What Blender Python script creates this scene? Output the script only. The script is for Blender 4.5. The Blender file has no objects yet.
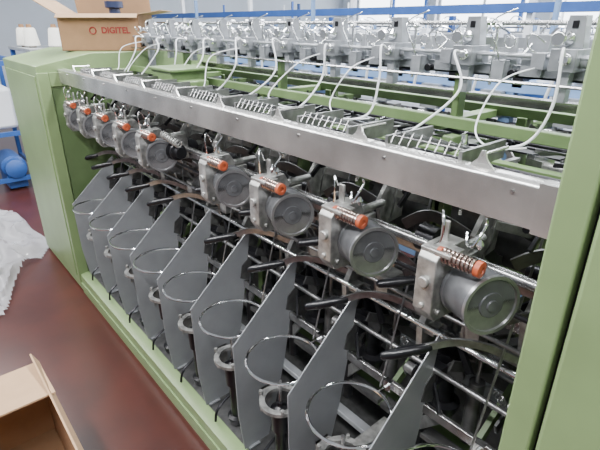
import bpy, math, random
from mathutils import Vector, Matrix
random.seed(4)
scene=bpy.context.scene
COL=scene.collection
# ---------------------------------------------------------------- materials
def mat(name,col,rough=.5,metal=0.,noise=.0,nscale=20.,col2=None,bump=0.,trans=0.,alpha=1.,emit=0.,coat=0.):
    m=bpy.data.materials.new(name); m.use_nodes=True
    nt=m.node_tree; b=nt.nodes['Principled BSDF']
    b.inputs['Roughness'].default_value=rough
    b.inputs['Metallic'].default_value=metal
    b.inputs['Base Color'].default_value=(*col,1)
    if coat: b.inputs['Coat Weight'].default_value=coat
    if trans: b.inputs['Transmission Weight'].default_value=trans
    if alpha<1: b.inputs['Alpha'].default_value=alpha
    if emit:
        b.inputs['Emission Color'].default_value=(*col,1); b.inputs['Emission Strength'].default_value=emit
    if noise>0 or col2 or bump:
        tc=nt.nodes.new('ShaderNodeTexCoord'); n=nt.nodes.new('ShaderNodeTexNoise')
        n.inputs['Scale'].default_value=nscale; n.inputs['Detail'].default_value=6
        nt.links.new(tc.outputs['Object'],n.inputs['Vector'])
        if noise>0 or col2:
            r=nt.nodes.new('ShaderNodeValToRGB')
            c2=col2 if col2 else tuple(c*(1-noise) for c in col)
            r.color_ramp.elements[0].position=.35; r.color_ramp.elements[1].position=.68
            r.color_ramp.elements[0].color=(*c2,1); r.color_ramp.elements[1].color=(*col,1)
            nt.links.new(n.outputs['Fac'],r.inputs['Fac']); nt.links.new(r.outputs['Color'],b.inputs['Base Color'])
        if bump:
            bp=nt.nodes.new('ShaderNodeBump'); bp.inputs['Strength'].default_value=bump; bp.inputs['Distance'].default_value=.004
            nt.links.new(n.outputs['Fac'],bp.inputs['Height']); nt.links.new(bp.outputs['Normal'],b.inputs['Normal'])
    return m
GREEN=mat('green_paint',(.215,.305,.135),.38,0,.18,5)
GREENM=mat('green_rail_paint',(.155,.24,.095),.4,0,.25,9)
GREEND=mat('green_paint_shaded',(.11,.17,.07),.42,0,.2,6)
STEEL=mat('brushed_steel',(.55,.55,.55),.25,.92,.45,30)
CAST=mat('cast_aluminium',(.52,.52,.50),.38,.65,.55,35,bump=.25)
MIDG=mat('worn_grey_steel',(.15,.15,.15),.38,.6,.4,30)
BEAM=mat('galvanised_beam',(.80,.79,.76),.22,.8,.45,6,bump=.05)
CHROME=mat('chrome_wire',(.88,.89,.9),.13,1.)
DULL=mat('dull_wire',(.36,.36,.36),.32,.85,.4,40)
GREY=mat('grey_painted_sheet',(.38,.395,.415),.32,.35,.16,8)
DRUM=mat('drum_surface',(.20,.205,.215),.38,.5,.4,22,bump=.12)
DRUMD=mat('drum_face',(.16,.165,.175),.38,.5,.4,22)
RIM=mat('bright_drum_rim',(.45,.45,.46),.28,.85,.3,30)
DARK=mat('dark_steel',(.035,.035,.04),.33,.6,.4,30)
BLACK=mat('black_plastic',(.006,.006,.008),.28)
SPRING=mat('coppery_spring_wire',(.60,.47,.42),.25,.95,.3,60)
ORANGE=mat('orange_plastic',(.48,.095,.035),.45,0,.3,40)
WHITEP=mat('white_tube_plastic',(.85,.87,.9),.3)
BLUE=mat('blue_paint',(.03,.10,.34),.45,0,.15,8)
PBLUE=mat('pale_blue_paint',(.18,.30,.52),.45,0,.12,8)
WHITE=mat('white_paint',(.82,.84,.87),.5,0,.1,6)
LGREY=mat('light_grey_paint',(.46,.48,.51),.30,.5,.35,20)
CARD=mat('cardboard',(.31,.175,.09),.85,0,.15,14)
CARDI=mat('cardboard_inside',(.42,.27,.155),.85,0,.1,14)
YARN=mat('cream_yarn',(.87,.85,.78),.9,0,.1,120,bump=.4)
RED=mat('red_print',(.24,.015,.012),.6)
NAVY=mat('navy_plastic',(.02,.03,.08),.4)
FLOOR=mat('painted_floor',(.074,.020,.014),.28,0,0,5,(.052,.015,.011),.06)
FILM=mat('plastic_film',(.80,.82,.86),.12,0,.10,6,alpha=.42)
WALL=mat('wall_plaster',(.60,.66,.74),.8,0,.06,2)
GLASS=mat('window_daylight',(.9,.95,1.),.3,0,emit=6)
# ---------------------------------------------------------------- mesh builder
class MB:
    def __init__(s): s.v=[];s.f=[];s.mi=[];s.k=0
    def m(s,k): s.k=k; return s
    def add(s,vs,fs):
        o=len(s.v); s.v+= [Vector(a) for a in vs]
        for f in fs: s.f.append([i+o for i in f]); s.mi.append(s.k)
        return s
    def box(s,a,b,M=None):
        x0,y0,z0=a;x1,y1,z1=b
        vs=[Vector(p) for p in((x0,y0,z0),(x1,y0,z0),(x1,y1,z0),(x0,y1,z0),(x0,y0,z1),(x1,y0,z1),(x1,y1,z1),(x0,y1,z1))]
        if M: vs=[M@p for p in vs]
        return s.add(vs,[(0,3,2,1),(4,5,6,7),(0,1,5,4),(1,2,6,5),(2,3,7,6),(3,0,4,7)])
    def bar(s,p,q,w,h):
        p=Vector(p);q=Vector(q);d=q-p;L=d.length
        Mx=Matrix.Translation(p)@d.to_track_quat('X','Z').to_matrix().to_4x4()
        return s.box((0,-w/2,-h/2),(L,w/2,h/2),Mx)
    def strip(s,path,w,h):
        P=[Vector(a) for a in path];N=len(P);vs=[];fs=[]
        for i in range(N):
            t=P[min(i+1,N-1)]-P[max(i-1,0)];t.normalize()
            sd=Vector((-t.y,t.x,0));sd=sd.normalized() if sd.length>1e-5 else Vector((1,0,0))
            up=t.cross(sd).normalized()
            for a,c in((-1,-1),(1,-1),(1,1),(-1,1)): vs.append(P[i]+sd*a*w/2+up*c*h/2)
        for i in range(N-1):
            for k in range(4): fs.append((i*4+k,i*4+(k+1)%4,(i+1)*4+(k+1)%4,(i+1)*4+k))
        fs+= [(3,2,1,0),tuple((N-1)*4+k for k in range(4))]
        return s.add(vs,fs)
    def prism(s,poly,ax,a,b):
        def P(p,t):
            if ax=='x': return (t,p[0],p[1])
            if ax=='y': return (p[0],t,p[1])
            return (p[0],p[1],t)
        n=len(poly)
        vs=[P(p,a) for p in poly]+[P(p,b) for p in poly]
        fs=[tuple(range(n))[::-1],tuple(range(n,2*n))]+[(i,(i+1)%n,n+(i+1)%n,n+i) for i in range(n)]
        return s.add(vs,fs)
    def lathe(s,p,q,prof,n=20):
        p=Vector(p);d=(Vector(q)-p);L=d.length;d.normalize()
        u=d.orthogonal().normalized();w=d.cross(u)
        vs=[];fs=[]
        for (t,r) in prof:
            for i in range(n):
                a=2*math.pi*i/n
                vs.append(p+d*(t*L)+(u*math.cos(a)+w*math.sin(a))*r)
        for j in range(len(prof)-1):
            for i in range(n):
                fs.append((j*n+i,j*n+(i+1)%n,(j+1)*n+(i+1)%n,(j+1)*n+i))
        fs.append(tuple(range(n))[::-1]); fs.append(tuple(range((len(prof)-1)*n,len(prof)*n)))
        return s.add(vs,fs)
    def cyl(s,p,q,r,r2=None,n=14):
        return s.lathe(p,q,[(0,r),(1,r if r2 is None else r2)],n)
    def tube(s,path,r,n=6,closed=False):
        P=[Vector(a) for a in path];N=len(P);vs=[];fs=[]
        u=None
        for i in range(N):
            if closed: t=P[(i+1)%N]-P[i-1]
            else: t=P[min(i+1,N-1)]-P[max(i-1,0)]
            t.normalize()
            if u is None: u=t.orthogonal().normalized()
            else:
                u=(u-t*u.dot(t)); u=u.normalized() if u.length>1e-6 else t.orthogonal().normalized()
            w=t.cross(u)
            for k in range(n):
                a=2*math.pi*k/n; vs.append(P[i]+(u*math.cos(a)+w*math.sin(a))*r)
        R=N if closed else N-1
        for i in range(R):
            j=(i+1)%N
            for k in range(n): fs.append((i*n+k,i*n+(k+1)%n,j*n+(k+1)%n,j*n+k))
        if not closed:
            fs.append(tuple(range(n))[::-1]);fs.append(tuple(range((N-1)*n,N*n)))
        return s.add(vs,fs)
    def ring(s,c,R,r,ax='z',n=40,k=8,a0=0,a1=2*math.pi):
        c=Vector(c);full=abs(a1-a0-2*math.pi)<1e-6
        pts=[]
        for i in range(n if full else n+1):
            a=a0+(a1-a0)*i/n;x,y=R*math.cos(a),R*math.sin(a)
            pts.append(c+Vector({'z':(x,y,0),'x':(0,x,y),'y':(x,0,y)}[ax]))
        return s.tube(pts,r,k,full)
    def coil(s,p,q,R,r,turns,n=10,k=5):
        p=Vector(p);d=Vector(q)-p;L=d.length;d.normalize();u=d.orthogonal().normalized();w=d.cross(u)
        N=int(turns*n)
        return s.tube([p+d*(L*i/N)+(u*math.cos(2*math.pi*i/n)+w*math.sin(2*math.pi*i/n))*R for i in range(N+1)],r,k)
def spl(pts,n=6):
    P=[Vector(p) for p in pts];P=[P[0]]+P+[P[-1]];out=[]
    for i in range(1,len(P)-2):
        a,b,c,d=P[i-1:i+3]
        for j in range(n):
            t=j/n
            out.append(.5*((2*b)+(c-a)*t+(2*a-5*b+4*c-d)*t*t+(3*b-a-3*c+d)*t**3))
    out.append(P[-2]);return out
W={}
def place(o,parent,loc):
    W[o.name]=Vector(loc)
    if parent is not None:
        o.parent=parent; o.location=Vector(loc)-W[parent.name]
    else: o.location=loc
import bmesh
def make(mb,name,mats,parent=None,loc=None,bevel=0,label=None,cat=None,group=None,smooth=True):
    vs=mb.v
    if loc is None:
        lo=[min(v[i] for v in vs) for i in range(3)];hi=[max(v[i] for v in vs) for i in range(3)]
        loc=Vector(((lo[0]+hi[0])/2,(lo[1]+hi[1])/2,lo[2] if parent is None else (lo[2]+hi[2])/2))
    loc=Vector(loc)
    me=bpy.data.meshes.new(name)
    me.from_pydata([tuple(v-loc) for v in vs],[],mb.f)
    for mm in (mats if isinstance(mats,(list,tuple)) else [mats]): me.materials.append(mm)
    me.polygons.foreach_set('material_index',mb.mi)
    me.validate()
    bm=bmesh.new();bm.from_mesh(me);bmesh.ops.recalc_face_normals(bm,faces=bm.faces);bm.to_mesh(me);bm.free()
    if smooth:
        me.polygons.foreach_set('use_smooth',[True]*len(me.polygons)); me.set_sharp_from_angle(angle=math.radians(38))
    me.update()
    o=bpy.data.objects.new(name,me);COL.objects.link(o)
    place(o,parent,loc)
    if bevel:
        bv=o.modifiers.new('bevel','BEVEL');bv.width=bevel;bv.segments=2;bv.limit_method='ANGLE'
    if label:o['label']=label
    if cat:o['category']=cat
    if group:o['group']=group
    return o
def empty(name,loc,label,cat,group=None):
    o=bpy.data.objects.new(name,None);COL.objects.link(o);o.empty_display_size=.1
    place(o,None,loc);o['label']=label;o['category']=cat
    if group:o['group']=group
    return o
def clone(o,d,parent='same'):
    n=o.copy();COL.objects.link(n)
    if parent=='same':
        n.location=o.location+Vector(d);W[n.name]=W[o.name]+Vector(d)
    else:
        n.parent=parent;W[n.name]=W[o.name]+Vector(d)
    for c in o.children: clone(c,d,n)
    return n
def structure(o): o['kind']='structure'; return o
# ---------------------------------------------------------------- room
structure(make(MB().box((-10,-4,-.1),(6,10,0)),'floor',FLOOR,loc=(0,0,0),smooth=False))
structure(make(MB().box((-10,10,0),(6,10.15,5)),'wall_back',WALL,smooth=False))
structure(make(MB().box((-10.15,-4,0),(-10,10,5)),'wall_left',WALL,smooth=False))
for i in range(6):
    x=-9.3+i*2.5
    b=MB().m(1).box((x,9.96,1.25),(x+2.1,9.98,3.2)).m(0)
    for (a,c,d,e) in((x-.05,x+2.15,1.18,1.25),(x-.05,x+2.15,3.2,3.27),(x-.05,x,1.18,3.27),(x+2.1,x+2.15,1.18,3.27),(x+1.03,x+1.08,1.25,3.2)):
        b.box((a,9.92,d),(c,10,e))
    structure(make(b,'window_%d'%(i+1),[WHITE,GLASS],smooth=False))
# ================================================================ MAIN MACHINE
P=.27
M=empty('yarn_twisting_machine',(-1.5,1.1,0),'long green yarn twisting machine with steel drums and grey separator plates','textile machine')
# --- far end cabinet
X0,X1=-3.52,-2.71
prof=[(.575,.02),(.575,1.300),(.60,1.306),(.85,1.355),(1.62,1.355),(1.62,.02)]
cab=make(MB().prism(prof,'x',X0,X1),'end_cabinet',GREEN,M,bevel=.003,label='plain green sheet metal end cabinet')
b=MB()
b.box((X1-.01,.57,.05),(X1+.012,.625,1.27)).box((X1-.01,.625,1.20),(X1+.012,1.6,1.27)).box((X1-.01,1.55,.05),(X1+.012,1.6,1.2))
make(b,'frame_rim',GREEN,cab,bevel=.003)
b=MB().box((X0+.03,.570,.10),(X1-.05,.578,1.25))
dr=make(b,'door',GREEN,cab,bevel=.002)
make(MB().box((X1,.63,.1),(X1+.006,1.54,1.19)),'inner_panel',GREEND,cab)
# --- near end cabinet
NX=-.213
b=MB().box((NX,.60,.02),(NX+.043,.66,1.62)).box((NX,.63,.02),(.75,1.62,1.6)).box((NX,.60,1.58),(.75,1.62,1.62))
nc=make(b,'drive_cabinet',GREEN,M,bevel=.004,label='tall green drive cabinet beside the last spindle')
make(MB().box((NX+.053,.592,.06),(.74,.62,1.57)),'door',GREEN,nc,bevel=.006)
make(MB().box((NX+.044,.622,.05),(NX+.053,.63,1.57)),'door_gap_shade',BLACK,nc)  # black strip paints in the shade of the open gap beside the door
# --- lower rails
b=MB().prism([(.578,.0),(.578,.125),(.60,.132),(.628,.132),(.628,.12),(.592,.115),(.592,.0)],'x',X1,NX)
b.box((X1,.572,.03),(NX,.582,.075))
make(b,'base_rail',GREEN,M,label='green folded base rail')
make(MB().box((X1,.63,.10),(NX,1.5,.125)),'drip_tray',MIDG,M)
make(MB().box((X1,1.45,0),(NX,1.6,.13)),'base_rail',GREEN,M)
# --- front beam
b=MB().prism([(.673,1.217),(.673,1.281),(.677,1.284),(.716,1.284),(.716,1.279),(.679,1.279),(.679,1.217)],'x',X1,NX-.02)
b.box((NX-.05,.672,1.211),(NX-.02,.70,1.290))
make(b,'guide_beam',BEAM,M,label='long worn galvanised steel guide beam')
b=MB().cyl((-.3,.674,1.268),(-.3,.670,1.268),.003,n=8)
bo=make(b,'beam_bolt',STEEL,M)
for i in range(1,10): clone(bo,(-.25*i,0,0))
make(MB().prism([(1.56,1.213),(1.56,1.281),(1.50,1.284),(1.50,1.279),(1.554,1.275),(1.554,1.213)],'x',X1,NX-.02),'guide_beam',BEAM,M)
def rail(name,y,z,hy,hz,m,x0=X1,x1=NX): return make(MB().box((x0,y-hy,z-hz),(x1,y+hy,z+hz)),name,m,M,bevel=.002)
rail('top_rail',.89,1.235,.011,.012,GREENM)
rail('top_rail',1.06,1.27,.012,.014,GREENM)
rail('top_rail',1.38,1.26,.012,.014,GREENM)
rail('centre_channel',1.10,.77,.02,.045,GREY)
rail('belt_guard',1.16,.42,.01,.28,MIDG)
rail('centre_guard',1.17,.98,.008,.10,MIDG)
rail('spindle_rail',.93,.45,.05,.012,GREENM)
rail('support_bar',.90,.785,.012,.006,STEEL)
rail('support_bar',.96,.86,.004,.018,STEEL)
rail('support_bar',.83,.60,.006,.014,STEEL)
rail('support_bar',1.03,.58,.006,.02,GREY)
rail('support_bar',1.08,1.16,.006,.02,GREY)
rail('support_bar',1.04,.93,.010,.016,GREENM)
rail('support_bar',.86,.33,.015,.010,GREY)
rail('support_bar',1.00,.74,.015,.008,DULL)
rail('support_bar',.85,1.02,.004,.014,DULL)
def rod(name,y,z,r,m,x0=X1,x1=NX): return make(MB().cyl((x0,y,z),(x1,y,z),r,n=12),name,m,M)
rod('guide_rod',.875,.797,.008,CHROME)
rod('drive_shaft',.775,1.075,.011,STEEL)
rod('guide_rod',.80,1.19,.005,CHROME)
rod('guide_rod',.98,1.10,.009,DARK)
rod('guide_rod',.95,1.22,.006,CHROME)
rod('guide_rod',1.22,1.24,.008,DARK)
rod('guide_rod',1.15,1.23,.006,DARK)
rod('guide_rod',.83,1.25,.005,DARK)
rod('guide_rod',1.45,1.25,.007,DARK)
rod('guide_rod',1.30,1.0,.01,STEEL)
rod('guide_rod',.92,.97,.006,DULL)
rod('guide_rod',1.02,.66,.008,DULL)
rod('guide_rod',.86,.70,.007,DULL)
rod('guide_rod',.90,.52,.006,CHROME)
rod('guide_rod',.84,.96,.006,DARK)
rod('guide_rod',.815,.90,.005,DULL)
# --- inner green portals
for x in (-.62,-1.43,-2.24):
    b=MB().box((x-.015,.99,.1),(x+.015,1.03,1.25)).box((x-.015,1.36,.1),(x+.015,1.41,1.25)).box((x-.015,.70,1.20),(x+.015,1.55,1.222))
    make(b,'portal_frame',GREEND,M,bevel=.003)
# --- gear box on top
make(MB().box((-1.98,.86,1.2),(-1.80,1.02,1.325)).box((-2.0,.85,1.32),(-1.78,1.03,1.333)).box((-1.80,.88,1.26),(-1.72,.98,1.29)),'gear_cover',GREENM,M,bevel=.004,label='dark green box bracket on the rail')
# --- separator plates
xp=-.49
poly=[(.622,.132),(.604,.30),(.601,.580),(.857,.812),(.861,.800),(.835,.62),(.800,.42),(.725,.132)]
b=MB().prism(poly,'x',xp-.0015,xp+.0015)
b.tube([(xp,.601,.580),(xp,.858,.812)],.0022,6)
b.box((xp-.012,.635,.128),(xp+.012,.68,.134))
pl=make(b,'separator_plate',GREY,M)
for k in range(1,9): clone(pl,(-P*k,0,0))
# --- balloon rings
xr=-.60
b=MB().ring((xr,.672,.60),.107,.0042,'z',48,8)
b.tube([(xr,.777,.60),(xr,.83,.60),(xr,.832,.57)],.004,6).box((xr-.012,.815,.585),(xr+.012,.835,.615))
rg=make(b,'wire_ring',CHROME,M,label='bright round wire ring')
for k in (-1,1,2,3,4,5,6,7): clone(rg,(-P*k,0,0))
# --- spindle cup under each ring
b=MB().m(0)
R0,R1=.048,.066
xc=xr-.02
c=Vector((xc,.675,.43));n=28
vs=[];fs=[]
for i in range(n):
    a=2*math.pi*i/n
    for (rr,z) in ((R0,.0),(R1,.0),(R1,-.012),(R0,-.012)): vs.append(c+Vector((rr*math.cos(a),rr*math.sin(a),z)))
for i in range(n):
    j=(i+1)%n
    for q in range(4): fs.append((i*4+q,i*4+(q+1)%4,j*4+(q+1)%4,j*4+q))
b.add(vs,fs)
b.box((xc-.018,.735,.416),(xc+.018,.87,.426))
for sg in (-1,1):
    b.cyl((xc+sg*.055,.64,.43),(xc+sg*.055,.64,.445),.006,n=8).cyl((xc+sg*.03,.728,.43),(xc+sg*.03,.728,.442),.005,n=8)
    b.prism([(.655,.33),(.655,.42),(.70,.42),(.70,.36)],'x',xc+sg*.078,xc+sg*.085)
b.box((xc-.085,.655,.414),(xc-.06,.70,.42)).box((xc+.06,.655,.414),(xc+.085,.70,.42))
hb=make(b,'spindle_bracket',CAST,M)
b=MB().lathe((xc,.675,.13),(xc,.675,.42),[(0,.03),(.1,.034),(.12,.02),(.6,.02),(.62,.03),(.9,.033),(.95,.012),(1,.010)],20)
make(b,'spindle',BLACK,hb)
b=MB().cyl((xc,.675,.42),(xc,.675,.50),.006,n=8)
make(b,'spindle_shaft',STEEL,hb)
make(MB().tube(spl([(xc-.03,.60,.15),(xc-.03,.615,.20),(xc-.04,.69,.23),(xc-.04,.80,.22)]),.005,6),'brake_pedal',DARK,hb)
make(MB().box((xc+.02,.72,.125),(xc+.09,.80,.20)).cyl((xc+.055,.76,.2),(xc+.055,.76,.34),.012,n=10),'bearing_block',CAST,hb,bevel=.003)
for k in (-1,1,2,3,4,5,6,7): clone(hb,(-P*k,0,0))
# --- winding heads
sx,sy,sz=-.36,.687,1.116
b=MB().m(0)
b.prism([(.665,.985),(.648,1.01),(.648,1.115),(.664,1.135),(.735,1.135),(.752,1.11),(.752,1.03),(.735,.98)],'x',sx-.076,sx-.036)
b.box((sx-.076,.655,1.125),(sx-.015,.70,1.134)).box((sx-.068,.70,1.13),(sx-.052,.706,1.175))
for (y,z) in((.662,1.11),(.662,1.005),(.735,1.0)):
    b.cyl((sx-.038,y+.008,z),(sx-.030,y+.008,z),.006,n=8)
b.cyl((sx-.056,.650,1.07),(sx-.056,.641,1.07),.011,n=12).cyl((sx-.056,.650,1.02),(sx-.056,.644,1.02),.006,n=8)
b.box((sx-.07,.74,1.05),(sx-.04,.80,1.09)).cyl((sx-.055,.70,1.10),(sx-.055,.84,1.10),.010,n=10)
wh=make(b,'winding_head',CAST,M,bevel=.002)
a=math.radians(24);dc=Vector((sx+.022,.703,1.054));dv=Vector((math.cos(a),-math.sin(a),.06)).normalized()
p0=dc-dv*.040;p1=dc+dv*.038
pr=[(0,.048),(.02,.0545),(.08,.0545),(.10,.0520),(.90,.0520)]
b=MB().m(0).lathe(p0,p1,pr,40).m(1).lathe(p0+(p1-p0)*.90,p1,[(0,.0525),(.2,.0560),(1.0,.0560),(1.0,.0500),(.5,.0490),(.5,.040)],40)
drum=make(b,'winding_drum',[DRUM,RIM],wh,label='worn grey cylindrical drum with bright rim')
q0=p1-dv*.0045
b=MB().lathe(q0,q0+dv*.006,[(0,.048),(.1,.048),(.1,.024),(.55,.023),(.55,.011),(1.1,.010),(1.1,.004)],36)
make(b,'drum_face',DRUMD,wh)
zc=sz+.008
b=MB().coil((sx-.036,sy-.018,zc),(sx+.028,sy-.018,zc),.012,.0032,8,12,6).cyl((sx-.046,sy-.018,zc),(sx+.028,sy-.018,zc),.0065,n=12)
make(b,'spring',SPRING,wh)
b=MB().lathe((sx+.026,sy-.018,zc),(sx+.038,sy-.018,zc),[(0,.012),(.1,.0145),(.9,.0145),(1,.011),(1,.006),(.8,.005)],18)
make(b,'spring_cap',ORANGE,wh,label='orange spring end cap')
b=MB().lathe((sx-.048,sy-.018,zc),(sx-.038,sy-.018,zc),[(0,.010),(.1,.0135),(.9,.0135),(1,.010)],16)
make(b,'spring_collar',ORANGE,wh,label='orange spring collar')
b=MB().tube(spl([(sx+.03,.668,1.215),(sx+.03,.672,1.205),(sx+.032,.655,1.19),(sx+.024,.65,1.170),(sx+.008,.66,1.165),(sx,.67,1.18)]),.0022,5)
make(b,'yarn_hook',CHROME,wh)
make(MB().lathe((sx+.03,.662,1.162),(sx+.03,.662,1.18),[(0,.002),(.5,.007),(1,.002)],8),'guide_bead',CHROME,wh)
make(MB().tube(spl([(sx-.06,.69,1.175),(sx-.05,.67,1.205),(sx-.035,.655,1.19),(sx-.04,.66,1.155),(sx-.055,.665,1.14)]),.002,5),'thread_eye',CHROME,wh)
# arm with handle
b=MB().strip(spl([(sx-.115,.775,.822),(sx-.07,.82,.842),(sx-.01,.86,.842),(sx+.06,.90,.824),(sx+.11,.955,.835)]),.007,.018)
make(b,'lever',DULL,wh)
make(MB().strip(spl([(sx-.09,.80,1.03),(sx-.06,.84,1.0),(sx+.02,.88,.945),(sx+.08,.95,.87)]),.007,.018),'cradle_arm',DULL,wh)
b=MB().lathe((sx-.18,.70,.797),(sx-.105,.787,.825),[(0,.006),(.04,.010),(.3,.013),(.7,.012),(.95,.010),(1,.007)],12)
make(b,'handle_grip',BLACK,wh)
b=MB().lathe((sx-.20,.69,.983),(sx-.14,.76,.995),[(0,.004),(.05,.009),(.5,.012),(.95,.009),(1,.004)],10).strip(spl([(sx-.144,.756,.995),(sx-.10,.80,1.01),(sx-.03,.85,.99)]),.005,.016)
make(b,'latch_grip',BLACK,wh)
HEADS=(.98,1.98,2.97,4.75,5.62,6.5,7.35,8.15)
for s in HEADS: clone(wh,(-P*s,0,0))
# --- coupling in the gap
b=MB().m(0).box((-1.585,.72,1.04),(-1.555,.78,1.13)).m(1).lathe((-1.555,.72,1.08),(-1.49,.72,1.08),[(0,.03),(.15,.034),(.2,.02),(.4,.02),(.45,.03),(.6,.03),(.65,.02),(1,.02)],20).m(0).coil((-1.56,.69,1.14),(-1.46,.70,1.12),.011,.003,8,10,5)
make(b,'drive_coupling',[CAST,DARK],M)
# --- inner spindle groups
x=-.52
b=MB().m(0).cyl((x,.98,.45),(x,.98,.9),.009,n=10).m(1).lathe((x,.98,.46),(x,.98,.72),[(0,.03),(.15,.045),(.2,.045),(.22,.025),(.7,.025),(.8,.045),(1,.04)],18)
b.m(2).box((x-.05,.94,.88),(x+.03,1.02,.92)).prism([(.90,.84),(.88,.93),(.93,1.0),(.96,1.0),(.95,.86)],'x',x-.075,x-.06)
b.m(0).tube(spl([(x+.09,.87,.80),(x+.08,.86,.90),(x+.05,.90,.99),(x+.06,.97,1.05),(x+.07,1.0,1.1)]),.0025,5)
b.tube([(x-.09,.80,.60),(x-.085,.9,1.0),(x-.08,.95,1.22)],.003,5)
b.m(1).lathe((x-.02,.80,1.075),(x+.035,.80,1.075),[(0,.02),(.1,.03),(.9,.03),(1,.02)],18)
b.m(3).lathe((x+.06,.90,.69),(x+.06,.93,.69),[(0,.026),(.3,.026),(.3,.016),(1,.016)],18)
b.m(1).box((x-.03,.86,.66),(x+.04,.90,.70)).cyl((x-.10,.93,1.02),(x+.03,.93,1.02),.016,n=12)
b.m(0).bar((x-.02,.82,.93),(x+.05,1.06,.80),.005,.026).bar((x+.10,.84,.99),(x+.02,1.05,.92),.005,.022)
b.m(3).bar((x-.11,.89,.84),(x-.02,1.08,.83),.026,.008).bar((x-.08,.89,.61),(x-.08,1.05,.68),.006,.034).bar((x+.07,.86,.74),(x+.11,1.04,.66),.005,.028)
b.m(2).prism([(.88,.69),(.87,.79),(.90,.84),(.95,.81),(.94,.72),(.91,.68)],'x',x-.045,x-.028).box((x+.07,.88,.81),(x+.115,.95,.87)).prism([(.89,1.01),(.87,1.08),(.92,1.15),(.98,1.13),(.97,1.02)],'x',x+.06,x+.072)
b.m(4).box((x-.12,.99,.80),(x-.10,1.03,1.16)).bar((x-.12,.90,.52),(x-.12,1.05,.62),.014,.03)
b.m(3).box((x-.13,.86,.46),(x+.13,.90,.475)).box((x-.05,1.02,.62),(x+.03,1.10,.72)).cyl((x+.1,.95,.46),(x+.1,.95,.66),.02,n=12)
b.m(3).strip(spl([(x-.10,.85,1.06),(x-.05,.88,1.09),(x+.02,.93,1.05),(x+.06,1.0,.98),(x+.05,1.06,.95)]),.007,.026).strip(spl([(x-.10,.87,.92),(x-.06,.89,.94),(x+.0,.93,.91),(x+.04,1.0,.87)]),.008,.02)
b.m(1).strip(spl([(x+.11,.88,.73),(x+.06,.90,.78),(x+.0,.95,.76),(x-.04,1.04,.70)]),.008,.022)
b.m(0).cyl((x+.1,.95,.66),(x+.1,.95,.82),.006,n=8).coil((x-.09,.88,.72),(x-.06,.96,.60),.008,.0018,12,8,4)
rr=random.Random(21)
for i in range(12):
    p=Vector((x+rr.uniform(-.12,.12),rr.uniform(.89,1.08),rr.uniform(.45,1.15)))
    d=Vector((rr.uniform(-.6,.6),rr.uniform(.3,1),rr.uniform(-.5,.3)));d=d.normalized()*rr.uniform(.06,.14)
    b.m(rr.choice((1,3,3,2)))
    t=rr.random()
    if t<.7: b.bar(p,p+d,.005,rr.uniform(.014,.026))
    else:
        b.m(3);b.cyl(p,p+Vector((.022,0,0)),rr.uniform(.014,.024),n=14)
for i in range(3):
    p=Vector((x+rr.uniform(-.12,.12),rr.uniform(.88,.95),rr.uniform(.9,1.15)))
    b.m(0).tube(spl([p,p+Vector((.01,-.03,-.06)),p+Vector((-.02,.0,-.14)),p+Vector((.02,.03,-.22))]),.0022,5)
ig=make(b,'inner_spindle_group',[DULL,DARK,CAST,MIDG,GREEND],M)
for k in range(-1,9): 
    if k: clone(ig,(-P*k,0,0))
b=MB().m(3).prism([(.81,.63),(.82,.68),(.85,.70),(.88,.66),(.86,.60)],'x',x+.02,x+.034).m(1).bar((x-.05,.86,.72),(x+.03,.92,.70),.006,.018).bar((x+.03,.86,.66),(x+.08,.82,.62),.006,.02).m(3).cyl((x-.04,.84,.68),(x-.015,.84,.68),.015,n=14)
b.m(2).bar((x-.02,.87,.47),(x+.08,.84,.60),.008,.03).m(1).cyl((x+.0,.87,.40),(x,.87,.55),.016,n=12).m(0).box((x-.05,.88,.775),(x+.0,.92,.795))
lg_=make(b,'brake_linkage',[CAST,DARK,DULL,MIDG],M)
for k in range(-1,9): 
    if k: clone(lg_,(-P*k,0,0))
b=MB().m(0).cyl((x,1.28,.45),(x,1.28,.95),.03,n=12).m(1).box((x-.1,1.44,.9),(x-.05,1.52,1.15)).cyl((x-.05,1.48,1.07),(x+.04,1.48,1.07),.043,n=20).m(2).prism([(1.59,.13),(1.59,.6),(1.35,.8),(1.34,.45),(1.42,.13)],'x',x-.12,x-.116)
for i in range(16):
    p=Vector((x+rr.uniform(-.12,.12),rr.uniform(1.2,1.5),rr.uniform(.85,1.2)))
    d=Vector((rr.uniform(-1,1),rr.uniform(-.8,.8),rr.uniform(-.7,.7))).normalized()*rr.uniform(.05,.14)
    b.m(rr.choice((0,1,1))).bar(p,p+d,.006,rr.uniform(.010,.024))
rg2=make(b,'rear_spindle_group',[MIDG,CAST,GREY],M)
for k in range(-1,9): 
    if k: clone(rg2,(-P*k,0,0))
# --- yarn guide racks on top behind beam
x=-.50
b=MB()
for j in range(8):
    xx=x-.07+j*.02
    b.tube([(xx,.715,1.287),(xx,.73,1.308),(xx,.755,1.298),(xx,.86,1.262)],.0015,5)
for j in range(6): b.tube([(x-.08,.73+j*.024,1.298-j*.007),(x+.08,.73+j*.024,1.298-j*.007)],.0015,5)
b.box((x-.085,.715,1.262),(x-.078,.865,1.298)).box((x+.078,.715,1.262),(x+.085,.865,1.298))
gk=make(b,'yarn_guide_rack',DULL,M)
make(MB().box((x-.09,.73,1.235),(x+.09,.86,1.241)),'rack_tray',DARK,gk)
for k in range(1,8): clone(gk,(-P*k,0,0))
x=-.37
b=MB().prism([(x-.022,1.284),(x+.022,1.284),(x+.008,1.298),(x+.003,1.312),(x-.003,1.312),(x-.008,1.298)],'y',.70,.704)
b.cyl((x,.70,1.305),(x,.78,1.305),.003,n=8)
nk=make(b,'notch_guide',BEAM,M)
for k in range(1,9): clone(nk,(-P*k,0,0))
x=-.62
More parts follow.
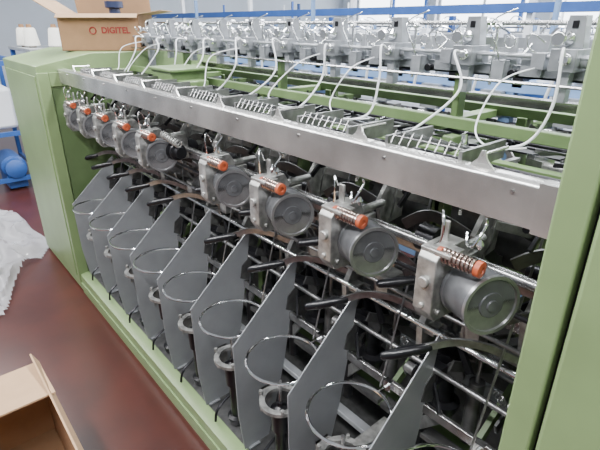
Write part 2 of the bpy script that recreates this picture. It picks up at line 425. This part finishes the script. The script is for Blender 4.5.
b=MB().m(0).box((x-.010,.72,1.195),(x+.0,1.5,1.213)).m(1).box((x+.05,.93,1.20),(x+.11,.99,1.235)).cyl((x+.08,1.06,1.22),(x+.08,1.36,1.22),.008,n=8).m(2).lathe((x+.04,1.0,1.15),(x+.04,1.0,1.26),[(0,.01),(.5,.018),(1,.006)],10)
b.m(1).cyl((x+.03,.80,1.16),(x+.03,1.05,1.19),.007,n=8).bar((x+.14,.73,1.225),(x+.14,.90,1.225),.09,.004).bar((x+.16,1.09,1.22),(x+.16,1.36,1.22),.13,.004).m(0).bar((x+.18,.72,1.24),(x+.15,1.05,1.215),.012,.008)
for i in range(34):
    p=Vector((x+rr.uniform(-.05,.2),rr.uniform(.75,1.35),rr.uniform(1.17,1.25)));b.m(rr.choice((0,1,1,2)))
    d=Vector((rr.uniform(-1,1),rr.uniform(-1,1),rr.uniform(-.3,.3))).normalized()*rr.uniform(.03,.09)
    b.bar(p,p+d,.006,.010)
ck=make(b,'cross_bracket',[CAST,DARK,CHROME],M)
for k in range(-1,8): 
    if k: clone(ck,(-P*k,0,0))
# --- superstructure
b=MB().box((-2.75,1.140,1.380),(NX+.2,1.16,1.408)).box((-2.75,1.14,1.380),(NX+.2,1.225,1.385)).box((-2.75,1.21,1.38),(NX+.2,1.225,1.408)).cyl((-2.75,1.11,1.432),(NX+.2,1.11,1.432),.005,n=10)
make(b,'overhead_rail',LGREY,M)
make(MB().cyl((-2.75,1.26,1.50),(NX+.2,1.26,1.50),.006,n=10),'overhead_rail',STEEL,M)
make(MB().cyl((-2.75,1.09,1.375),(NX+.2,1.09,1.375),.004,n=8),'overhead_rail',STEEL,M)
make(MB().box((-2.75,1.27,1.44),(NX+.2,1.275,1.465)),'overhead_rail',LGREY,M)
for x in (-.72,-1.5,-2.28,-2.7):
    make(MB().box((x-.010,1.165,1.25),(x+.010,1.20,1.40)).box((x-.02,1.08,1.24),(x+.02,1.40,1.262)).box((x-.006,1.205,1.40),(x+.006,1.27,1.50)),'support_post',GREENM if x>-2.6 else LGREY,M,bevel=.002)
x=-.43
b=MB().m(0).box((x-.030,1.085,1.405),(x+.024,1.165,1.450)).box((x-.012,1.10,1.34),(x+.012,1.125,1.41)).prism([(x-.026,1.45),(x+.022,1.45),(x+.016,1.515),(x-.018,1.515)],'y',1.115,1.145)
b.m(1).lathe((x-.012,1.065,1.470),(x-.012,1.115,1.470),[(0,.014),(.1,.016),(.45,.006),(.55,.006),(.9,.016),(1,.014)],14)
b.lathe((x+.006,1.07,1.43),(x+.006,1.09,1.43),[(0,.008),(.2,.013),(.8,.013),(1,.008)],12)
b.m(0).cyl((x+.024,1.12,1.425),(x+.038,1.12,1.425),.014,n=12).box((x-.075,1.10,1.405),(x-.045,1.14,1.44)).m(2).box((x-.008,1.112,1.49),(x+.004,1.116,1.505)).m(1).cyl((x+.055,1.13,1.36),(x+.055,1.13,1.49),.004,n=8).lathe((x+.055,1.13,1.485),(x+.055,1.13,1.50),[(0,.006),(.5,.010),(1,.006)],10)
b.tube(spl([(x-.05,1.12,1.43),(x-.08,1.09,1.45),(x-.07,1.07,1.48),(x-.04,1.08,1.46)]),.002,5).m(0).box((x-.11,1.13,1.385),(x-.06,1.15,1.43)).box((x-.14,1.19,1.40),(x-.08,1.24,1.475)).cyl((x-.11,1.16,1.42),(x-.11,1.22,1.42),.01,n=10)
b.m(1).tube([(x-.12,1.15,1.43),(x-.12,1.26,1.50)],.003,5).tube(spl([(x+.08,1.12,1.40),(x+.09,1.08,1.44),(x+.07,1.07,1.50),(x+.10,1.12,1.53)]),.002,5).m(0).box((x+.07,1.10,1.37),(x+.10,1.15,1.42)).box((x+.03,1.18,1.40),(x+.08,1.22,1.43)).m(2).cyl((x-.125,1.14,1.39),(x-.125,1.12,1.39),.01,n=10)
b.m(0).prism([(x+.085,1.41),(x+.115,1.41),(x+.105,1.47),(x+.09,1.47)],'y',1.13,1.137).m(1).ring((x+.10,1.11,1.46),.013,.002,'y',16,5)
th=make(b,'thread_tensioner',[LGREY,CHROME,BLACK],M,bevel=.0015)
ths=[th]+[clone(th,(-.235*k,0,0)) for k in range(1,10)]
rt=random.Random(8)
for k,t in enumerate(ths):
    xx=x-.235*k
    j=lambda a:rt.uniform(-a,a)
    make(MB().tube(spl([(xx,1.085,1.43),(xx+.025+j(.015),1.03,1.44+j(.01)),(xx+.05+j(.03),1.0+j(.02),1.36+j(.02)),(xx+.02+j(.04),.95+j(.03),1.268),(xx-.05+j(.03),.90+j(.02),1.258),(xx-.12+j(.04),.88,1.262)],8),.0030,8),'air_tube',WHITEP,t)
    if k%3!=1:
        make(MB().tube(spl([(xx-.06,1.11,1.41),(xx-.095+j(.02),1.02+j(.03),1.38),(xx-.08+j(.04),.94+j(.03),1.29),(xx-.02+j(.03),.92,1.262),(xx+.03+j(.04),.97,1.262)],8),.0020,7),'air_tube',WHITEP,t)

# ================================================================ items near the machine
def carton(name,c,sx_,sy_,h,rot,mats,flaps,label,t=.004):
    Mx=Matrix.Translation(Vector(c))@Matrix.Rotation(rot,4,'Z')
    b=MB()
    hx,hy=sx_/2,sy_/2
    for (a,d) in(((-hx,-hy,0),(hx,-hy+t,h)),((-hx,hy-t,0),(hx,hy,h)),((-hx,-hy,0),(-hx+t,hy,h)),((hx-t,-hy,0),(hx,hy,h)),((-hx,-hy,0),(hx,hy,t))):
        b.box(a,d,Mx)
    o=make(b,name,mats[0],loc=c,label=label,cat='cardboard box',smooth=False)
    for (side,ang,w) in flaps:
        if side in('f','b'):
            sgn=-1 if side=='f' else 1
            F=Matrix.Translation((0,sgn*hy,h))@Matrix.Rotation(-sgn*ang,4,'X')
            bb=MB().box((-hx,-t/2,0),(hx,t/2,w),Mx@F)
        else:
            sgn=-1 if side=='l' else 1
            F=Matrix.Translation((sgn*hx,0,h))@Matrix.Rotation(sgn*ang,4,'Y')
            bb=MB().box((-t/2,-hy,0),(t/2,hy,w),Mx@F)
        make(bb,'flap',mats[1],o,smooth=False)
    return o,Mx
r=math.radians
bx,Mx=carton('cardboard_box',(-2.98,1.06,1.356),.44,.31,.19,r(52),(CARD,CARDI),[('f',r(125),.035),('b',r(-12),.10),('l',r(58),.14),('r',r(82),.13)],'brown cardboard box with red print on the green cabinet')
def text(s,size,Mt,mat_,parent,name='printed_lettering',ext=.0004):
    cu=bpy.data.curves.new('t','FONT');cu.body=s;cu.size=size;cu.extrude=ext;cu.align_x='CENTER';cu.align_y='CENTER';cu.offset=.0012
    to=bpy.data.objects.new('t',cu);COL.objects.link(to);bpy.context.view_layer.update()
    me=bpy.data.meshes.new_from_object(to.evaluated_get(bpy.context.evaluated_depsgraph_get()))
    bpy.data.objects.remove(to)
    me.transform(Mt);loc=Mt.translation.copy()
    me.transform(Matrix.Translation(-loc));me.materials.clear();me.materials.append(mat_)
    o=bpy.data.objects.new(name,me);COL.objects.link(o);place(o,parent,loc);return o
Tf=Mx@Matrix.Translation((.09,-.1565,.105))@Matrix.Rotation(r(90),4,'X')
text('DIGITEL',.044,Tf,RED,bx)
lg=MB();cc=[]
for i in range(20):
    a=2*math.pi*i/20;cc.append(Mx@Vector((-.035+.017*math.cos(a),-.156,.105+.017*math.sin(a))))
lg.tube(cc,.0035,5,True)
make(lg,'printed_emblem',RED,bx)
sc=Mx@Vector((.06,-.03,.006))
make(MB().lathe(sc,sc+Vector((0,0,.25)),[(0,.06),(.1,.06),(.12,.04),(.85,.03),(.87,.05),(1,.05)],20),'spool',NAVY,loc=sc,label='dark navy plastic spool standing in the cardboard box',cat='spool')
carton('open_carton',(-1.40,-.13,.0),.62,.58,.33,0,(CARD,CARDI),[('b',r(-22),.05),('l',r(-82),.26),('r',r(70),.18),('f',r(60),.18)],'large opened brown cardboard carton standing on the floor',t=.006)
# plastic film
N=90;vs=[];fs=[]
from mathutils import noise as mn
for j in range(N+1):
    for i in range(N+1):
        u=i/N*2-1;v=j/N*2-1
        rr_=math.sqrt(u*u+v*v)
        p=Vector((u*3.4,v*2.4,0))
        h=max(0,1-rr_*rr_)**.5
        rd=max(0,1-abs(mn.noise(p*.9+Vector((3,1,2))))*3.2)*.5+max(0,1-abs(mn.noise(p*1.9+Vector((0,4,0))))*3.6)*.4
        z=.010+h*(.02+.15*rd)
        vs.append((-3.95+u*1.3+.16*mn.noise(p+Vector((9,0,0))),-.08+v*.64+.10*mn.noise(p+Vector((0,9,0))),z))
for j in range(N):
    for i in range(N):
        a=j*(N+1)+i
        u=(i+.5)/N*2-1;v=(j+.5)/N*2-1
        if math.hypot(u,v)<.98+.2*mn.noise(Vector((u*2.5,v*2.5,5))): fs.append((a,a+1,a+N+2,a+N+1))
make(MB().add(vs,fs),'plastic_sheet',FILM,label='crumpled translucent white plastic film spread on the floor',cat='plastic sheet')
# stand with cones beyond cabinet
bs=empty('steel_work_stand',(-5.3,1.3,0),'blue steel work stand with a grey top','stand')
make(MB().box((-5.7,1.0,1.26),(-4.8,1.7,1.29)),'stand_top',LGREY,bs,bevel=.004)
for (x,y) in((-5.67,1.03),(-4.83,1.03),(-5.67,1.67),(-4.83,1.67)):
    make(MB().box((x-.02,y-.02,0),(x+.02,y+.02,1.26)),'leg',BLUE,bs,bevel=.003)
make(MB().box((-5.66,1.01,.30),(-4.84,1.69,.34)),'shelf',BLUE,bs)
make(MB().box((-5.66,1.01,.85),(-4.84,1.05,1.15)),'side_panel',PBLUE,bs)
def cone(loc,mat_,group,h=.17,label='cream yarn cone standing upright'):
    e=empty('yarn_cone',loc,label,'yarn cone',group)
    x,y,z=loc
    make(MB().lathe((x,y,z+.01),(x,y,z+h),[(0,.065),(.05,.07),(.9,.050),(1,.04)],20),'yarn_package',mat_,e)
    make(MB().lathe((x,y,z),(x,y,z+h+.03),[(0,.034),(.9,.024),(1,.02)],16),'core_tube',CARD,e)
    return e
c1=cone((-5.2,1.12,1.29),YARN,'yarn cones on the steel stand')
for d in ((.2,.16,0),(-.2,-.02,0),(.05,.30,0),(.28,.38,0)): clone(c1,d)
# blue frame machine at the aisle end
e=empty('floor_machine',(-5.6,.55,0),'blue framed machine with white housing and round blue motor','machine')
for (x,y) in((-6.1,.2),(-5.05,.2),(-6.1,.95),(-5.05,.95)):
    make(MB().box((x-.02,y-.02,0),(x+.02,y+.02,1.2)),'frame_post',BLUE,e,bevel=.004)
for z in (.12,.55,1.17):
    make(MB().box((-6.1,.185,z-.02),(-5.05,.215,z+.02)).box((-5.065,.2,z-.02),(-5.035,.95,z+.02)).box((-6.1,.935,z-.02),(-5.05,.965,z+.02)),'frame_rail',BLUE,e)
make(MB().box((-6.0,.3,.58),(-5.15,.85,.95)),'upper_housing',WHITE,e,bevel=.03)
make(MB().lathe((-5.5,.72,.22),(-5.0,.72,.22),[(0,.08),(.05,.11),(.75,.11),(.8,.09),(.95,.09),(1,.04)],24).box((-5.5,.64,.02),(-5.1,.80,.14)),'motor',BLUE,e)
make(MB().box((-5.22,.3,.97),(-5.1,.7,1.12)),'control_box',DARK,e,bevel=.01)
# ================================================================ background machines
def bgmachine(x0,x1,y,zt,mf,mh,mp,label,sp=.4,depth=.7,cones=False):
    e=empty('winding_machine',((x0+x1)/2,y+depth/2,0),label,'textile machine')
    for yy in (y,y+depth):
        make(MB().box((x0,yy-.02,zt-.035),(x1,yy+.02,zt+.02)),'top_rail',mf,e,bevel=.004)
        make(MB().box((x0,yy-.02,.1),(x1,yy+.02,.2)),'base_rail',mf,e,bevel=.004)
        make(MB().box((x0,yy-.015,.70),(x1,yy+.015,.78)),'middle_rail',mh,e,bevel=.004)
        make(MB().cyl((x0,yy,zt-.2),(x1,yy,zt-.2),.02,n=10),'drive_shaft',STEEL,e)
        make(MB().cyl((x0,yy,zt+.13),(x1,yy,zt+.13),.012,n=8),'creel_rail',CHROME,e)
    n=int((x1-x0)/1.6)
    for i in range(n+1):
        x=x0+(x1-x0)*i/n
        make(MB().box((x-.03,y-.01,0),(x+.03,y+.04,zt)).box((x-.03,y+depth-.04,0),(x+.03,y+depth+.01,zt)).box((x-.03,y,zt-.06),(x+.03,y+depth,zt)).box((x-.012,y+depth/2,zt-.06),(x+.012,y+depth/2+.03,zt+.5)),'frame_post',mf,e,bevel=.004)
    make(MB().box((x0,y+depth/2-.02,.25),(x1,y+depth/2+.02,zt-.35)),'centre_panel',mp,e)
    make(MB().box((x0,y+.02,zt-.12),(x1,y+depth-.02,zt-.10)),'tray',MIDG if y<3 else mh,e)
    x=x0+.2
    b=MB().m(0).box((x-.08,y-.06,zt-.16),(x+.03,y+.06,zt-.03)).prism([(y-.05,.75),(y-.02,zt-.16),(y+.05,zt-.16),(y+.05,.75)],'x',x-.07,x-.05)
    b.m(1).cyl((x+.03,y-.01,zt-.10),(x+.15,y-.01,zt-.10),.055,n=18).m(2).cyl((x-.02,y-.09,zt-.06),(x-.02,y-.03,zt-.06),.02,n=10)
    b.m(1).tube([(x,y,zt),(x,y,zt+.16),(x+.02,y-.06,zt+.2)],.006,6).m(0).lathe((x,y+.02,zt+.02),(x,y+.02,zt+.12),[(0,.03),(.3,.035),(.4,.015),(1,.012)],12)
    b.m(0).box((x-.05,y-.03,zt+.10),(x+.04,y+.03,zt+.17)).m(3).tube(spl([(x-.02,y,zt+.15),(x-.05,y-.12,zt+.1),(x-.1,y-.10,zt-.08),(x-.08,y-.02,zt-.15)]),.008,6).m(2).box((x+.06,y-.02,zt-.01),(x+.11,y+.05,zt+.05))
    b.m(3).cyl((x+.10,y+.25,zt-.10),(x+.10,y+.25,zt+.06),.05,.035,n=14).m(2).box((x-.1,y+.3,zt-.1),(x+.02,y+.4,zt+.02)).m(0).box((x-.06,y+.45,zt-.1),(x+.08,y+.5,zt+.08)).m(4).box((x+.05,y+.12,zt-.1),(x+.16,y+.2,zt-.02)).cyl((x-.1,y+.15,zt-.05),(x-.1,y+.5,zt-.05),.025,n=12)
    b.m(1).tube(spl([(x+.12,y+.5,zt),(x+.14,y+.45,zt+.2),(x+.1,y+.3,zt+.26),(x+.06,y+.2,zt+.15)]),.007,6).m(3).box((x-.02,y+.60,zt-.1),(x+.1,y+.64,zt+.14)).m(0).cyl((x+.05,y+.55,zt+.0),(x+.05,y+.55,zt+.22),.012,n=8)
    h=make(b,'winding_head',[mh,CHROME,BLACK,WHITEP,BLUE],e)
    for k in range(1,int((x1-x0)/sp)): clone(h,(sp*k,0,0))
    return e
bgmachine(-6.8,2.6,2.35,1.22,PBLUE,LGREY,LGREY,'pale blue winding machine with light grey heads',.36)
bgmachine(-7.5,3.5,4.3,1.28,BLUE,WHITE,PBLUE,'blue framed winding machine with white heads',.42)
bgmachine(-8,4.5,6.0,1.32,WHITE,PBLUE,WHITE,'white framed winding machine with pale blue heads',.5)
# rack with stacked bins between machines
rk=empty('steel_rack',(-.2,3.65,0),'blue steel rack with white boards','rack')
for z in (.4,.8,1.12): make(MB().box((-3.6,3.45,z),(3.2,3.85,z+.03)),'board',WHITE,rk)
for i in range(6):
    x=-3.6+i*1.34
    make(MB().box((x,3.42,0),(x+.04,3.46,1.55)),'upright',BLUE,rk)
bins=[('blue plastic storage bin on a steel rack',BLUE,.30,.22),('white plastic storage bin on a steel rack',WHITE,.26,.28),('pale blue plastic storage bin on a steel rack',PBLUE,.34,.18)]
proto={}
rq=random.Random(5)
x=-3.5
for i in range(15):
    t=i%3 if i%5 else (i+1)%3
    lab,mm,w_,h_=bins[t]
    if x+w_>3.1: break
    if t not in proto:
        bb=MB().box((x,3.5,1.151),(x+w_,3.8,1.156)).box((x,3.5,1.151),(x+w_,3.505,1.15+h_)).box((x,3.795,1.151),(x+w_,3.8,1.15+h_)).box((x,3.5,1.151),(x+.005,3.8,1.15+h_)).box((x+w_-.005,3.5,1.151),(x+w_,3.8,1.15+h_)).box((x-.012,3.488,1.15+h_-.02),(x+w_+.012,3.5,1.15+h_)).box((x-.012,3.8,1.15+h_-.02),(x+w_+.012,3.812,1.15+h_))
        proto[t]=(make(bb,'storage_bin',mm,label=lab,cat='storage bin',group='storage bins on the steel rack',bevel=.003),x)
    else:
        o,x_=proto[t]; clone(o,(x-x_,0,0))
    x+=w_+.05+rq.random()*.12
ct=empty('overhead_cable_tray',(-2,3.3,0),'blue overhead steel tray carried on white posts','cable tray')
make(MB().box((-8,3.26,1.56),(4,3.3,1.62)),'tray',BLUE,ct,bevel=.003)
for i in range(8): make(MB().box((-8+i*1.6,3.30,0),(-7.96+i*1.6,3.34,2.2)),'post',WHITE,ct)
sh=empty('storage_shelf',(-5.5,7.9,0),'white steel storage shelf with boards','shelf')
for z in (.3,.8,1.3): make(MB().box((-9,7.6,z),(-2,8.2,z+.04)),'board',WHITE,sh)
for i in range(5):
    x=-9+i*1.74
    make(MB().box((x,7.55,0),(x+.05,7.6,1.9)),'upright',BLUE,sh)
# ================================================================ lights
def area(loc,sx_,sy_,e,col=(1,1,1),rot=(0,0,0)):
    l=bpy.data.lights.new('ceiling_lamp','AREA');l.shape='RECTANGLE';l.size=sx_;l.size_y=sy_;l.energy=e;l.color=col
    o=bpy.data.objects.new('ceiling_lamp',l);COL.objects.link(o);o.location=loc;o.rotation_euler=rot;return o
area((-1.5,-.7,2.9),5,.18,270,(.99,.99,1))
area((-1.5,1.5,3.1),6,.18,280,(.96,.98,1))
area((-2,5,3.5),9,1,850,(.92,.96,1))
area((-5,0,3.3),3,.4,130,(.97,.98,1))
w=bpy.data.worlds.new('world');scene.world=w;w.use_nodes=True
w.node_tree.nodes['Background'].inputs['Color'].default_value=(.88,.93,1,1)
w.node_tree.nodes['Background'].inputs['Strength'].default_value=.42
# ================================================================ camera
cam=bpy.data.cameras.new('camera');co=bpy.data.objects.new('camera',cam);COL.objects.link(co)
cam.sensor_width=36;cam.lens=36*467/600;cam.clip_start=.02
co.location=(0,0,1.5)
th_=math.radians(23.4);ya=math.radians(40.3)
fwd=Vector((-math.cos(ya)*math.cos(th_),math.sin(ya)*math.cos(th_),-math.sin(th_)))
co.rotation_euler=fwd.to_track_quat('-Z','Y').to_euler()
scene.camera=co
